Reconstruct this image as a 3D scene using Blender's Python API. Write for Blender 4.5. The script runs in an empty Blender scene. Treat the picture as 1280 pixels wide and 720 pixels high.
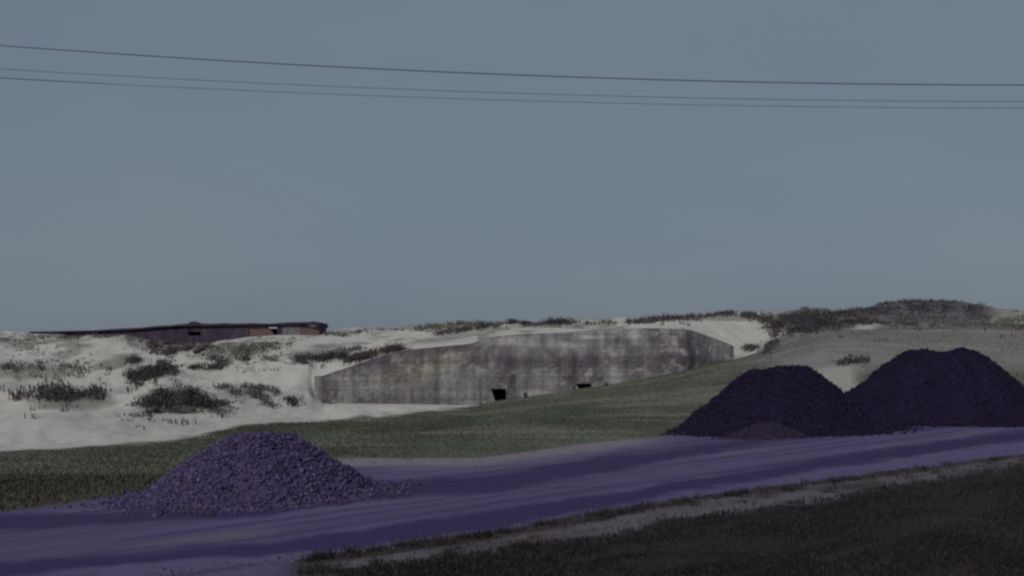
import bpy, bmesh, math, random
import numpy as np

# ------------------------------------------------------------------ camera
SC = bpy.context.scene
COL = SC.collection
F, CX, HY, EYE = 1400.0, 640.0, 450.0, 3.5      # focal length and horizon in photo pixels, eye height (m)
cam = bpy.data.cameras.new('camera')
camo = bpy.data.objects.new('camera', cam); COL.objects.link(camo)
cam.sensor_width = 36.0
cam.lens = 36.0 * F / 1280.0
cam.shift_y = (HY - 360.0) / 1280.0
cam.clip_start, cam.clip_end = 0.2, 9000.0
camo.location = (0, 0, EYE)
camo.rotation_euler = (math.radians(90), 0, 0)
SC.camera = camo
SC.cycles.filter_width = 2.5
SC.cycles.use_denoising = False

# ------------------------------------------------------------------ light
SUN_DIR = np.array([-0.30, -0.70, 0.64]); SUN_DIR = SUN_DIR / np.linalg.norm(SUN_DIR)   # towards the sun
elev = math.asin(SUN_DIR[2])
W = bpy.data.worlds.new('World'); SC.world = W; W.use_nodes = True
nt = W.node_tree; nt.nodes.clear()
sky = nt.nodes.new('ShaderNodeTexSky'); sky.sky_type = 'NISHITA'; sky.sun_disc = False
sky.sun_elevation = elev
sky.sun_rotation = math.atan2(SUN_DIR[0], SUN_DIR[1])
sky.air_density = 1.0; sky.dust_density = 3.0; sky.ozone_density = 1.5
mixs = nt.nodes.new('ShaderNodeMix'); mixs.data_type = 'RGBA'
mixs.inputs[0].default_value = 0.86
nt.links.new(sky.outputs[0], mixs.inputs[6])
# thin high haze over the coast, slightly uneven
stc = nt.nodes.new('ShaderNodeTexCoord'); smp = nt.nodes.new('ShaderNodeMapping'); smp.inputs['Scale'].default_value = (1, 1, 2.2)
sno = nt.nodes.new('ShaderNodeTexNoise'); sno.inputs['Scale'].default_value = 2.6; sno.inputs['Detail'].default_value = 5
nt.links.new(stc.outputs['Generated'], smp.inputs[0]); nt.links.new(smp.outputs[0], sno.inputs['Vector'])
srp = nt.nodes.new('ShaderNodeValToRGB')
srp.color_ramp.elements[0].position = .32; srp.color_ramp.elements[0].color = (2.00, 2.46, 3.20, 1)
srp.color_ramp.elements[1].position = .68; srp.color_ramp.elements[1].color = (2.22, 2.76, 3.24, 1)
nt.links.new(sno.outputs[0], srp.inputs[0]); nt.links.new(srp.outputs[0], mixs.inputs[7])
bg = nt.nodes.new('ShaderNodeBackground'); bg.inputs[1].default_value = 0.0935
nt.links.new(mixs.outputs[2], bg.inputs[0])
wo = nt.nodes.new('ShaderNodeOutputWorld'); nt.links.new(bg.outputs[0], wo.inputs[0])

sl = bpy.data.lights.new('sun', 'SUN'); sl.energy = 2.7; sl.angle = math.radians(0.6); sl.color = (1, 0.95, 0.9)
so = bpy.data.objects.new('sun', sl); COL.objects.link(so)
from mathutils import Vector
so.rotation_euler = Vector(-SUN_DIR).to_track_quat('-Z', 'Y').to_euler()
so.location = (-30, -30, 50)
SC.view_settings.view_transform = 'Standard'; SC.view_settings.look = 'None'
SC.view_settings.exposure = -0.30; SC.view_settings.gamma = 1.0

# ------------------------------------------------------------------ helpers
RNG = np.random.default_rng(7)
def _h(ix, iy, s):
    n = (ix.astype(np.int64) * 374761393 + iy.astype(np.int64) * 668265263 + s * 974634777) & 0x7fffffff
    n = ((n ^ (n >> 13)) * 1274126177) & 0x7fffffff
    return ((n ^ (n >> 16)) & 0xffff) / 65535.0
def vn(x, y, s=0):
    x = np.asarray(x, float); y = np.asarray(y, float)
    ix = np.floor(x); iy = np.floor(y); fx = x - ix; fy = y - iy
    fx = fx*fx*(3-2*fx); fy = fy*fy*(3-2*fy)
    a = _h(ix, iy, s); b = _h(ix+1, iy, s); c = _h(ix, iy+1, s); d = _h(ix+1, iy+1, s)
    return (a*(1-fx)+b*fx)*(1-fy) + (c*(1-fx)+d*fx)*fy
def fbm(x, y, s=0, o=4):
    t = 0; a = 0.5; n = 0
    for k in range(o):
        t = t + a*vn(np.asarray(x)*2**k + 17.3*k, np.asarray(y)*2**k - 9.1*k, s+k); n += a; a *= 0.55
    return t/n
def sstep(a, b, x):
    t = np.clip((np.asarray(x, float)-a)/(b-a), 0, 1); return t*t*(3-2*t)
def lerp(a, b, t): return a + (b-a)*t
def srgb(r, g, b):
    c = np.array([r, g, b], float)/255.0
    return np.where(c <= 0.04045, c/12.92, ((c+0.055)/1.055)**2.4)
def K(pairs):
    a = np.array(pairs, float); return lambda u: np.interp(u, a[:, 0], a[:, 1])

def tag(o, label=None, cat=None, group=None, kind=None):
    if label: o['label'] = label
    if cat: o['category'] = cat
    if group: o['group'] = group
    if kind: o['kind'] = kind
    return o
def empty(name, loc, parent=None):
    o = bpy.data.objects.new(name, None); COL.objects.link(o); o.location = loc; o.empty_display_size = 0.3
    if parent: o.parent = parent
    return o
def mesh_obj(name, V, Fc, mat, parent=None, smooth=False, col=None):
    """vertices are world coordinates; children are shifted into their parent's frame"""
    V = np.asarray(V, float)
    if parent is not None:
        p = np.array(parent.location); q = parent.parent
        while q is not None: p = p + np.array(q.location); q = q.parent
        V = V - p
    me = bpy.data.meshes.new(name)
    if isinstance(Fc, np.ndarray):
        n, k = Fc.shape
        me.vertices.add(len(V)); me.vertices.foreach_set('co', V.astype(np.float32).ravel())
        me.loops.add(n*k); me.loops.foreach_set('vertex_index', Fc.astype(np.int32).ravel())
        me.polygons.add(n)
        me.polygons.foreach_set('loop_start', np.arange(0, n*k, k, dtype=np.int32))
        me.polygons.foreach_set('loop_total', np.full(n, k, dtype=np.int32))
        me.update(calc_edges=True)
    else:
        me.from_pydata(V.tolist(), [], Fc); me.update()
    if smooth: me.polygons.foreach_set('use_smooth', np.ones(len(me.polygons), bool))
    if col is not None:
        at = me.color_attributes.new('tone', 'FLOAT_COLOR', 'POINT')
        c4 = np.ones((len(V), 4), np.float32); c4[:, :3] = col; at.data.foreach_set('color', c4.ravel())
    me.materials.append(mat)
    o = bpy.data.objects.new(name, me); COL.objects.link(o)
    if parent is not None: o.parent = parent
    return o

def mat_new(name, rough=0.95, attr=False, color=(0.2, 0.2, 0.2), noise=None, bump=None, spec=0.15):
    """noise = list of (scale, detail, low, high, (sx,sy,sz)) multipliers on the colour; bump = (scale, strength, distance)"""
    m = bpy.data.materials.new(name); m.use_nodes = True
    t = m.node_tree; b = t.nodes['Principled BSDF']
    b.inputs['Roughness'].default_value = rough
    b.inputs['Specular IOR Level'].default_value = spec
    if attr:
        a = t.nodes.new('ShaderNodeAttribute'); a.attribute_name = 'tone'; cur = a.outputs['Color']
    else:
        a = t.nodes.new('ShaderNodeRGB'); a.outputs[0].default_value = (*color, 1); cur = a.outputs[0]
    tc = t.nodes.new('ShaderNodeTexCoord'); 
    for (sc, det, lo, hi, st) in (noise or []):
        mp = t.nodes.new('ShaderNodeMapping'); mp.inputs['Scale'].default_value = st
        t.links.new(tc.outputs['Object'], mp.inputs[0])
        n = t.nodes.new('ShaderNodeTexNoise'); n.inputs['Scale'].default_value = sc; n.inputs['Detail'].default_value = det
        t.links.new(mp.outputs[0], n.inputs['Vector'])
        mr = t.nodes.new('ShaderNodeMapRange'); mr.inputs[1].default_value = 0.3; mr.inputs[2].default_value = 0.7
        mr.inputs[3].default_value = lo; mr.inputs[4].default_value = hi
        t.links.new(n.outputs[0], mr.inputs[0])
        mx = t.nodes.new('ShaderNodeVectorMath'); mx.operation = 'SCALE'
        t.links.new(cur, mx.inputs[0]); t.links.new(mr.outputs[0], mx.inputs['Scale']); cur = mx.outputs[0]
    t.links.new(cur, b.inputs['Base Color'])
    if bump:
        n = t.nodes.new('ShaderNodeTexNoise'); n.inputs['Scale'].default_value = bump[0]; n.inputs['Detail'].default_value = 5
        t.links.new(tc.outputs['Object'], n.inputs['Vector'])
        bp = t.nodes.new('ShaderNodeBump'); bp.inputs['Strength'].default_value = bump[1]; bp.inputs['Distance'].default_value = bump[2]
        t.links.new(n.outputs[0], bp.inputs['Height']); t.links.new(bp.outputs[0], b.inputs['Normal'])
    return m

M_TURF = mat_new('turf', attr=True, noise=[(9, 5, .75, 1.25, (1, 1, 1))], bump=(14, .5, .05))
M_ROAD = mat_new('tarmac', attr=True, rough=.9, noise=[(22, 4, .82, 1.18, (1, 1, 1))], bump=(40, .35, .02))
M_SAND = mat_new('dune_sand', attr=True, noise=[(2.2, 5, .93, 1.07, (1, 1, 1))], bump=(3, .45, .12))
M_BLADE = mat_new('grass_blades', attr=True, rough=.8)
M_CONC = mat_new('weathered_concrete', attr=True, noise=[(1.1, 6, .74, 1.24, (1, 1, .4)), (.9, 5, .78, 1.16, (2.4, 1, .10)), (3.2, 6, .80, 1.2, (1, 1, 1)), (.8, 3, .88, 1.1, (.05, 1, 4.5))], bump=(4, .7, .10))
M_DARKCONC = mat_new('dark_concrete', color=(.045, .034, .053), noise=[(1.2, 5, .65, 1.35, (1, 1, .5))], bump=(4, .5, .06))
M_BRICK = mat_new('red_brick', color=(.118, .074, .074), noise=[(3, 5, .75, 1.25, (1, 1, 3))], bump=(6, .6, .05))
M_STONE = mat_new('crushed_stone', attr=True, rough=.85, noise=[(25, 3, .85, 1.15, (1, 1, 1))], spec=.03)
M_WIRE = mat_new('wire', color=(.20, .23, .34), rough=.6)
M_WOOD = mat_new('pole_wood', color=(.09, .075, .06), noise=[(6, 4, .7, 1.3, (1, 1, .1))])
M_CERAMIC = mat_new('insulator', color=(.35, .33, .3), rough=.3)
M_BASE = mat_new('far_ground', color=(.10, .10, .085), noise=[(.05, 5, .7, 1.3, (1, 1, 1))])

# ------------------------------------------------------------------ terrain
def py2z(py, d): return EYE - (py - HY)*d/F
def X_of(u, d): return (u - CX)/F*d
# road borders in the photo (the road lies on the flat, z = 0)
near_edge = K([(-700, 1400), (-200, 880), (0, 780), (155, 722), (358, 699), (450, 686), (606, 663), (770, 635), (820, 627), (959, 608), (1014, 600), (1134, 585), (1280, 566), (1900, 520)])
strip_dark = K([(-700, 1402), (-200, 882), (0, 784), (155, 730), (358, 703), (450, 697), (606, 676), (728, 655), (770, 645), (820, 636), (959, 614), (1134, 591), (1280, 571), (1900, 523)])
strip_pale = K([(-700, 1405), (-200, 890), (0, 800), (155, 745), (358, 715), (450, 712), (606, 692), (770, 668), (820, 653), (959, 635), (1014, 630), (1134, 606), (1280, 583), (1900, 530)])
far_edge = K([(-700, 690), (0, 640), (155, 620), (250, 602), (350, 584), (430, 573), (600, 572), (650, 566), (720, 556), (800, 548), (835, 545), (900, 543), (1000, 538), (1137, 527), (1280, 517), (1900, 492)])
bank_top = K([(-700, 600), (0, 566), (155, 557), (200, 552), (240, 548), (275, 538), (300, 533), (340, 528), (400, 527), (500, 518), (595, 508), (640, 500), (770, 480), (847, 466), (867, 461), (917, 450), (959, 438), (987, 429), (1031, 418), (1064, 413), (1137, 411), (1280, 406), (1900, 400)])
bank_d = K([(-700, 33), (0, 42), (155, 45.8), (200, 48), (240, 50), (275, 55.7), (300, 59), (340, 62.8), (400, 63.6), (500, 72), (595, 84), (640, 86), (915, 86), (960, 86.5), (1137, 88), (1900, 88)])
r4 = K([(-700, 480), (0, 478), (155, 481), (300, 484), (370, 488), (388, 491), (396, 497), (405, 504), (500, 505), (590, 506.5)])
r4R = K([(918, 446), (960, 432), (1000, 423), (1060, 412), (1137, 410), (1900, 398)])
wing_top = K([(392, 470), (403, 470), (420, 464), (453, 453), (480, 444), (503, 438), (542, 434), (580, 430.5), (592, 428), (600, 424.5)])
roof_top = K([(590, 427.5), (597, 425.5), (608, 422), (622, 420), (700, 416), (790, 411), (860, 411)])
r5 = K([(-700, 460), (0, 455), (155, 453), (250, 448), (300, 446), (370, 440), (400, 437), (450, 432), (500, 427), (550, 424), (590, 418), (620, 414), (720, 410), (800, 406), (850, 404), (880, 409), (930, 426), (955, 427), (1000, 412), (1060, 409), (1137, 410), (1230, 409), (1280, 404), (1900, 398)])
r6 = K([(-700, 425), (0, 418), (155, 419), (200, 427), (250, 433), (280, 427), (310, 421), (350, 419), (398, 419), (425, 414), (450, 411), (500, 412), (540, 409), (620, 405), (700, 404), (800, 402), (860, 397), (905, 392), (960, 390), (1000, 387), (1050, 393), (1072, 390), (1084, 386), (1098, 381), (1115, 378), (1137, 376.5), (1200, 377), (1245, 384), (1280, 388), (1900, 395)])
r6d = K([(-700, 127), (700, 127), (900, 122), (1900, 122)])

def rows_at(u):
    d0 = np.full_like(u, 1.0); z0 = np.zeros_like(u)
    fy = far_edge(u); d1 = EYE*F/(fy-HY); z1 = np.zeros_like(u)
    d2 = bank_d(u); z2 = py2z(bank_top(u), d2)
    main = (u > 598) & (u <= 770); mid = (u > 770) & (u <= 917); rt = u > 917
    left = u < 391; wing = (u >= 391) & (u <= 598)
    d3 = np.where(main, 91.6, np.where(mid, np.interp(u, [770, 800, 860, 917], [91.6, 88.8, 88.8, 93.4]), np.where(rt, np.interp(u, [917, 935], [93.4, 91.0]), np.interp(u, [370, 391], [87.3, 88.7]))))
    z3 = np.where(main | mid, z2 + .03, np.where(rt, py2z(r4R(u), 91.0), py2z(r4(u), 88.0)))
    d4 = np.where(left, 90.5, np.where(wing, 90.2, np.where(u <= 860, 97.0, np.where(u <= 917, 99.0, 95.0))))
    z4 = np.where(left, py2z(r4(u) - lerp(8, 18, sstep(250, 391, u)), 90.5), np.where(wing, py2z(wing_top(u) + 3, 90.2),
         np.where(u <= 860, py2z(roof_top(u) + 2, 90), np.where(u <= 917, py2z(lerp(415, 434, (u-860)/57), 99.), py2z(r4R(u) - 4, 95.0)))))
    d5 = np.full_like(u, 104.0); z5 = py2z(r5(u), d5)
    d6 = r6d(u); z6 = py2z(r6(u), d6)
    d7 = np.full_like(u, 165.0); z7 = z6*0.3
    d8 = np.full_like(u, 420.0); z8 = np.full_like(u, -0.9)
    return np.stack([d0, d1, d2, d3, d4, d5, d6, d7, d8]), np.stack([z0, z1, z2, z3, z4, z5, z6, z7, z8])

BUMPS = []      # (x, y, radius, amplitude, stretch in x)
def height(u, d):
    u = np.asarray(u, float); d = np.asarray(d, float)
    sh = np.broadcast(u, d).shape
    u = np.broadcast_to(u, sh).ravel(); d = np.broadcast_to(d, sh).ravel()
    D, Z = rows_at(u)
    h = np.diff(D, axis=0); s = np.diff(Z, axis=0)/h
    m = np.zeros_like(D)
    w1 = 2*h[1:]+h[:-1]; w2 = h[1:]+2*h[:-1]
    with np.errstate(divide='ignore', invalid='ignore'):
        hm = (w1+w2)/(w1/s[:-1]+w2/s[1:])
    m[1:-1] = np.where(s[:-1]*s[1:] > 1e-12, hm, 0)
    k = np.clip((d[None, :] >= D).sum(0)-1, 0, len(D)-2)
    ii = np.arange(len(d))
    hh = h[k, ii]; t = np.clip((d-D[k, ii])/hh, 0, 1)
    z = ((1+2*t)*(1-t)**2*Z[k, ii] + t*(1-t)**2*hh*m[k, ii] + t*t*(3-2*t)*Z[k+1, ii] + t*t*(t-1)*hh*m[k+1, ii])
    x = (u-CX)/F*d
    # relief: gentle on the bank, stronger on the dunes, none against the bunker
    dune = sstep(0, 8, d-D[2]) * (1-sstep(150, 200, d))
    bank = sstep(1, 6, d-D[1]) * (1-sstep(80, 85, d))
    bunk = sstep(385, 396, u)*(1-sstep(917, 940, u))*sstep(78, 86, d)*(1-sstep(97, 101, d))
    rough = (fbm(x*.16, d*.10, 3, 5)-.5)*1.5 + (fbm(x*.6, d*.35, 9, 3)-.5)*.45
    calm = sstep(270, 300, u)*(1-sstep(400, 420, u))*sstep(108, 120, d)*.85 + sstep(1060, 1090, u)*(1-sstep(1230, 1250, u))*.7
    z = z + dune*(1-bunk)*(1-calm)*rough + bank*(1-bunk)*(fbm(x*.12, d*.1, 21, 4)-.5)*.35
    z = z + (1-sstep(2, 8, d-D[1]))*(fbm(x*.5, d*.5, 31, 3)-.5)*.05
    for (bx, by, r, a, st) in BUMPS:
        z = z + a*np.exp(-(((x-bx)/(r*st))**2 + ((d-by)/r)**2))*(1-bunk)
    return z.reshape(sh)

_ds = np.arange(18, 150, .25)
def hit(u, py):
    """first point of the ground seen at a photo pixel"""
    z = height(np.full_like(_ds, u), _ds)
    yy = HY - (z-EYE)*F/_ds
    k = np.argmax(yy <= py)
    if yy[k] > py: k = len(_ds)-1
    d = _ds[k]
    return X_of(u, d), d, z[k]

def hits(us, ps):
    us = np.asarray(us, float); ps = np.asarray(ps, float); out = []
    ds = np.arange(40, 140, .3)
    for i in range(0, len(us), 400):
        u, p = us[i:i+400], ps[i:i+400]
        z = height(u[:, None], ds[None, :]); yy = HY-(z-EYE)*F/ds[None, :]
        ok = yy <= p[:, None]; k = np.where(ok.any(1), ok.argmax(1), len(ds)-1); j = np.arange(len(u))
        out.append(np.stack([X_of(u, ds[k]), ds[k], z[j, k], ok.any(1)], -1))
    return np.concatenate(out)

for (u, py, r, a, st) in [(222, 506, 3.0, 1.25, 1.3), (315, 500, 2.2, .8, 1.6), (185, 472, 2.5, .8, 1.3), (165, 478, 1.6, .5, 1.2), (205, 462, 1.6, .6, 1.2),
                          (300, 446, 3.2, .9, 2.2), (245, 460, 1.4, .4, 1.3), (405, 452, 2.5, .7, 2.2), (460, 446, 2.0, .5, 2.0), (90, 500, 3.0, 1.0, 1.4), (40, 470, 3.5, 1.0, 1.4),
                          (1000, 405, 5, .6, 1.5), (1030, 400, 4, .5, 1.6)]:
    x, y, z = hit(u, py); BUMPS.append((x, y, r, a, st))

# grid of the terrain: columns by direction, rows by distance
U = np.concatenate([np.arange(-620, -180, 15), np.arange(-180, 1460, 2.5), np.arange(1460, 1900, 15)])
def grid_rows(fa, fb, n): return [lerp(fa, fb, t) for t in np.linspace(0, 1, n)]
def py_of(z, d): return HY - (z-EYE)*F/d

def sheet(name, rows, mat, colour_fn, **tg):
    D = np.stack(rows); UU = np.broadcast_to(U, D.shape)
    Z = height(UU, D); X = X_of(UU, D)
    R, C = D.shape
    idx = np.arange(R*C).reshape(R, C)
    q = np.stack([idx[:-1, :-1], idx[:-1, 1:], idx[1:, 1:], idx[1:, :-1]], -1).reshape(-1, 4)
    V = np.stack([X, D, Z], -1).reshape(-1, 3)
    c = colour_fn(UU.ravel(), D.ravel(), Z.ravel(), X.ravel())
    o = mesh_obj(name, V, q, mat, smooth=True, col=c)
    return tag(o, kind='structure', **tg)

C_ROAD = np.array([.074, .062, .133]); C_DTRACK = np.array([.031, .022, .080]); C_EDGE = np.array([.092, .078, .165])
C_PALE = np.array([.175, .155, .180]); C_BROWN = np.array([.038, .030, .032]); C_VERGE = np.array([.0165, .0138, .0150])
C_GRASS = np.array([.082, .092, .072]); C_DRY = np.array([.150, .138, .122]); C_SAND = np.array([.392, .386, .360])
C_STRIP = np.array([.105, .090, .108])
def mixc(a, b, t): return a + (np.asarray(b)-a)*np.asarray(t)[:, None]

bandA0 = K([(-700, 660), (155, 640), (330, 622), (450, 600), (606, 595), (770, 567), (820, 563), (959, 545), (1078, 537), (1280, 523), (1900, 493)])
bandA1 = K([(-700, 700), (155, 655), (330, 646), (450, 627), (606, 616), (770, 588), (820, 579), (959, 552), (1078, 541), (1280, 526), (1900, 494)])
bandB0 = K([(-700, 760), (155, 694), (330, 677), (450, 661), (606, 640), (770, 616), (820, 607), (931, 590), (1028, 573), (1131, 557), (1280, 537), (1900, 500)])
bandB1 = K([(-700, 800), (155, 704), (330, 695), (450, 682), (606, 660), (770, 632), (820, 620), (931, 603), (1028, 586), (1131, 571), (1280, 549), (1900, 508)])
def col_near(u, d, z, x):
    py = HY + EYE*F/d
    j = (fbm(x*.9, d*.5, 41, 4)-.5)*13*np.clip(20/d, .4, 1.2)            # ragged borders
    p = py + j
    w = 4.0
    along = (x*.66 + d*.75); acr = (x*.75 - d*.66)
    c = np.tile(C_ROAD, (len(u), 1))
    st = fbm(acr*1.6, along*.12, 51, 4)
    c = c*(0.62 + .5*st + .3*fbm(acr*5, along*.25, 53, 3))[:, None]
    ln = fbm(acr*2.6+3, along*.05, 55, 3)                                   # tyre lines, patches and dusty places
    c = mixc(c, C_EDGE, sstep(.56, .62, ln)*.55)
    c = mixc(c, C_DTRACK, (1-sstep(.36, .43, ln))*.5)
    c = mixc(c, C_PALE*.8, sstep(.60, .72, fbm(acr*.7, along*.16, 57, 4))*.45)
    a = sstep(-w, w, p-bandA0(u))*(1-sstep(-w, w, p-bandA1(u)))
    c = mixc(c, C_DTRACK, a*.9)
    b = sstep(-w, w, p-bandB0(u))*(1-sstep(-w*.7, w*.7, p-bandB1(u)))
    c = mixc(c, C_DTRACK, b*.95)
    e = sstep(-2, 2, p-bandB1(u)-2)*(1-sstep(-2, 3, p-near_edge(u)))*(u > 120)
    c = mixc(c, C_EDGE, e*.8)
    # pale, sandy far shoulder
    sh = (1-sstep(4, 15, p-far_edge(u)))*sstep(360, 430, u)*(1-sstep(760, 860, u))*(.7+1.0*fbm(x*.3, d*.6, 61, 3))
    c = mixc(c, C_PALE, np.clip(sh, 0, .95))
    # verge with its strips
    v1 = sstep(-1.5, 2.5, p-near_edge(u)-1)*sstep(330, 390, u)
    c = mixc(c, C_BROWN, v1)
    v2 = sstep(-2.5, 3, p-strip_dark(u))*sstep(380, 470, u)
    c = mixc(c, C_STRIP*1.0, v2*np.clip(-.3+2.1*fbm(acr*1.2, along*.3, 71, 4), 0, 1))
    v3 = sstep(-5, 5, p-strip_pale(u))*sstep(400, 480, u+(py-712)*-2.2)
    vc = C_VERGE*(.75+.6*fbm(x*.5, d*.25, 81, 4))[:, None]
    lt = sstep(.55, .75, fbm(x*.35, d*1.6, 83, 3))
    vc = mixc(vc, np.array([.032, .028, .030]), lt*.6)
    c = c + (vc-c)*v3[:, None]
    return c
def verge_mask(u, d):
    py = HY + EYE*F/d
    return (py > near_edge(u)) & (u > 360 + (py-700)*2.2)
pyn = lambda f: EYE*F/(f-HY)
dn = pyn(near_edge(U)); df = pyn(far_edge(U))
near_start = np.full_like(U, 2.0); y735 = np.full_like(U, pyn(800.0))
near_start = np.minimum(near_start, dn*.5); y735 = np.minimum(y735, dn*.9)
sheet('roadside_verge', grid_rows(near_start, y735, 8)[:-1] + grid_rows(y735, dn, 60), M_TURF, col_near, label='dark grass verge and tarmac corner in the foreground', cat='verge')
sheet('road', grid_rows(dn, df, 110), M_ROAD, col_near, label='purplish tarmac road with dark wheel tracks', cat='road')

def col_bank(u, d, z, x):
    py = py_of(z, d)
    n = fbm(x*.25, d*.12, 101, 5); n2 = fbm(x*.12, d*.7, 103, 4)
    c = C_GRASS*(.45+1.1*n)[:, None]
    c = mixc(c, np.array([.076, .072, .056]), sstep(.5, .7, fbm(x*.4, d*.2, 105, 3))*.5)
    c = mixc(c, C_DRY, sstep(.52, .68, n2)*.7)
    # trodden sandy ground on the upper right of the slope
    s = sstep(880, 1010, u + (fbm(x*.3, d*.3, 111, 3)-.5)*120)*sstep(405, 416, py)*(1-sstep(455, 470, py+(n2-.5)*20))
    c = mixc(c, np.array([.185, .175, .178]), s*(.45+.6*n2))
    ju = (fbm(x*.5, d*.3, 117, 3)-.5)*26
    s2 = sstep(1005, 1030, u+ju)*(1-sstep(1062, 1092, u+ju))*sstep(455, 463, py+ju*.2)
    c = mixc(c, C_SAND*.72, s2*.95)
    # dark foot of the bank on the left
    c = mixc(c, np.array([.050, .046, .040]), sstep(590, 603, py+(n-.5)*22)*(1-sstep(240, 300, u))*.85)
    # ragged sandy upper border
    t = sstep(-3, 2.5, bank_top(u)-py+(fbm(x*.8, d*.5, 115, 3)-.5)*9)
    c = mixc(c, C_SAND*.9, t*(1-sstep(565, 598, u)))
    g = (1-sstep(0, 7, py-far_edge(u)*0-far_edge(u)+14+(n2-.5)*10))
    return c
db = bank_d(U)
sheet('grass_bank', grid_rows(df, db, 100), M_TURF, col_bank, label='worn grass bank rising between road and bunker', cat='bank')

VEG = [  # darker, root-bound sand under the plants: (u, py, half width, half height, strength)
    (222, 500, 52, 15, .75), (315, 491, 45, 9, .35), (180, 465, 28, 9, .5), (207, 460, 14, 8, .5), (300, 438, 48, 8, .62), (243, 461, 8, 4, .5),
    (330, 433, 40, 6, .5), (430, 446, 64, 7, .5), (215, 432, 32, 12, .7), (175, 425, 22, 10, .5), (575, 410, 60, 6, .6), (250, 445, 20, 5, .35),
    (1010, 399, 62, 15, .9), (900, 397, 70, 5, .6), (1060, 400, 20, 10, .8), (170, 450, 22, 6, .5), (425, 417, 24, 3, .4), (690, 406, 60, 4, .5),
    (90, 500, 60, 14, .7), (40, 465, 50, 12, .6), (1160, 392, 82, 15, .97), (570, 418, 30, 3, .5)]
C_VEG = np.array([.092, .092, .080])
def col_dune(u, d, z, x):
    py = py_of(z, d)
    n = fbm(x*.35, d*.2, 121, 5)
    c = C_SAND*(.88+.24*fbm(x*.1, d*.07, 125, 4))[:, None]
    w = np.zeros_like(u)
    for (a, b, hw, hh, s) in VEG:
        r = ((u-a)/hw)**2 + ((py-b)/hh)**2
        w = np.maximum(w, s*(1-sstep(.35, 1.25, r+(n-.5)*1.6)))
    thin = sstep(.47, .66, fbm(x*.22, d*.16, 131, 5))*.62*sstep(90, 100, d)*(1-((u > 865) & (u < 975)))
    w = np.maximum(w, thin)
    c = mixc(c, C_VEG*(.75+.6*vn(x*2.3, d*2.3, 133))[:, None], w)
    # grass reaches a little way onto the sand
    t = 1-sstep(-2, 4, bank_top(u)-py+(fbm(x*.8, d*.5, 115, 3)-.5)*9)
    c = mixc(c, C_GRASS, t*(d < 90))
    # trodden grey slope right of the sand hollow
    n3 = fbm(x*.3, d*.3, 141, 4)
    t3 = sstep(940, 985, u+(n-.5)*40)*(1-sstep(96, 104, d))
    c = mixc(c, np.array([.135, .130, .133]), np.clip(t3*(.7+.5*n3), 0, 1))
    c = mixc(c, np.array([.13, .13, .12]), (sstep(975, 1000, u)*sstep(100, 104, d))*(.35+.5*n3))
    bs = np.exp(-((u-1080)/13)**2-((py-409)/3.5)**2)
    c = mixc(c, C_SAND*.9, np.clip(bs*1.4, 0, 1))
    hd = sstep(1068, 1095, u)*(1-sstep(1225, 1260, u))*sstep(106, 112, d)
    c = mixc(c, np.array([.098, .088, .108])*(.7+.6*vn(x*1.4, d*.8, 151))[:, None], hd*.9)
    t2 = ((u > 598) & (u < 917) & (d < 92))
    c = np.where(t2[:, None], C_GRASS, c)
    return c
d90 = np.full_like(U, 92.0); d104 = np.full_like(U, 104.); d130 = np.full_like(U, 131.)
sheet('sand_dunes', grid_rows(db, d90, 90)[:-1] + grid_rows(d90, d130, 130)[:-1] + grid_rows(d130, np.full_like(U, 170.), 12)[:-1] + grid_rows(np.full_like(U, 170.), np.full_like(U, 415.), 8),
      M_SAND, col_dune, label='pale sand dunes with patches of rough vegetation', cat='dunes')
g = 7000
tag(mesh_obj('ground', [(-g, -g, -.8), (g, -g, -.8), (g, g, -.8), (-g, g, -.8)], [(0, 1, 2, 3)], M_BASE), kind='structure', label='flat coastal ground reaching the horizon', cat='ground')

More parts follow.
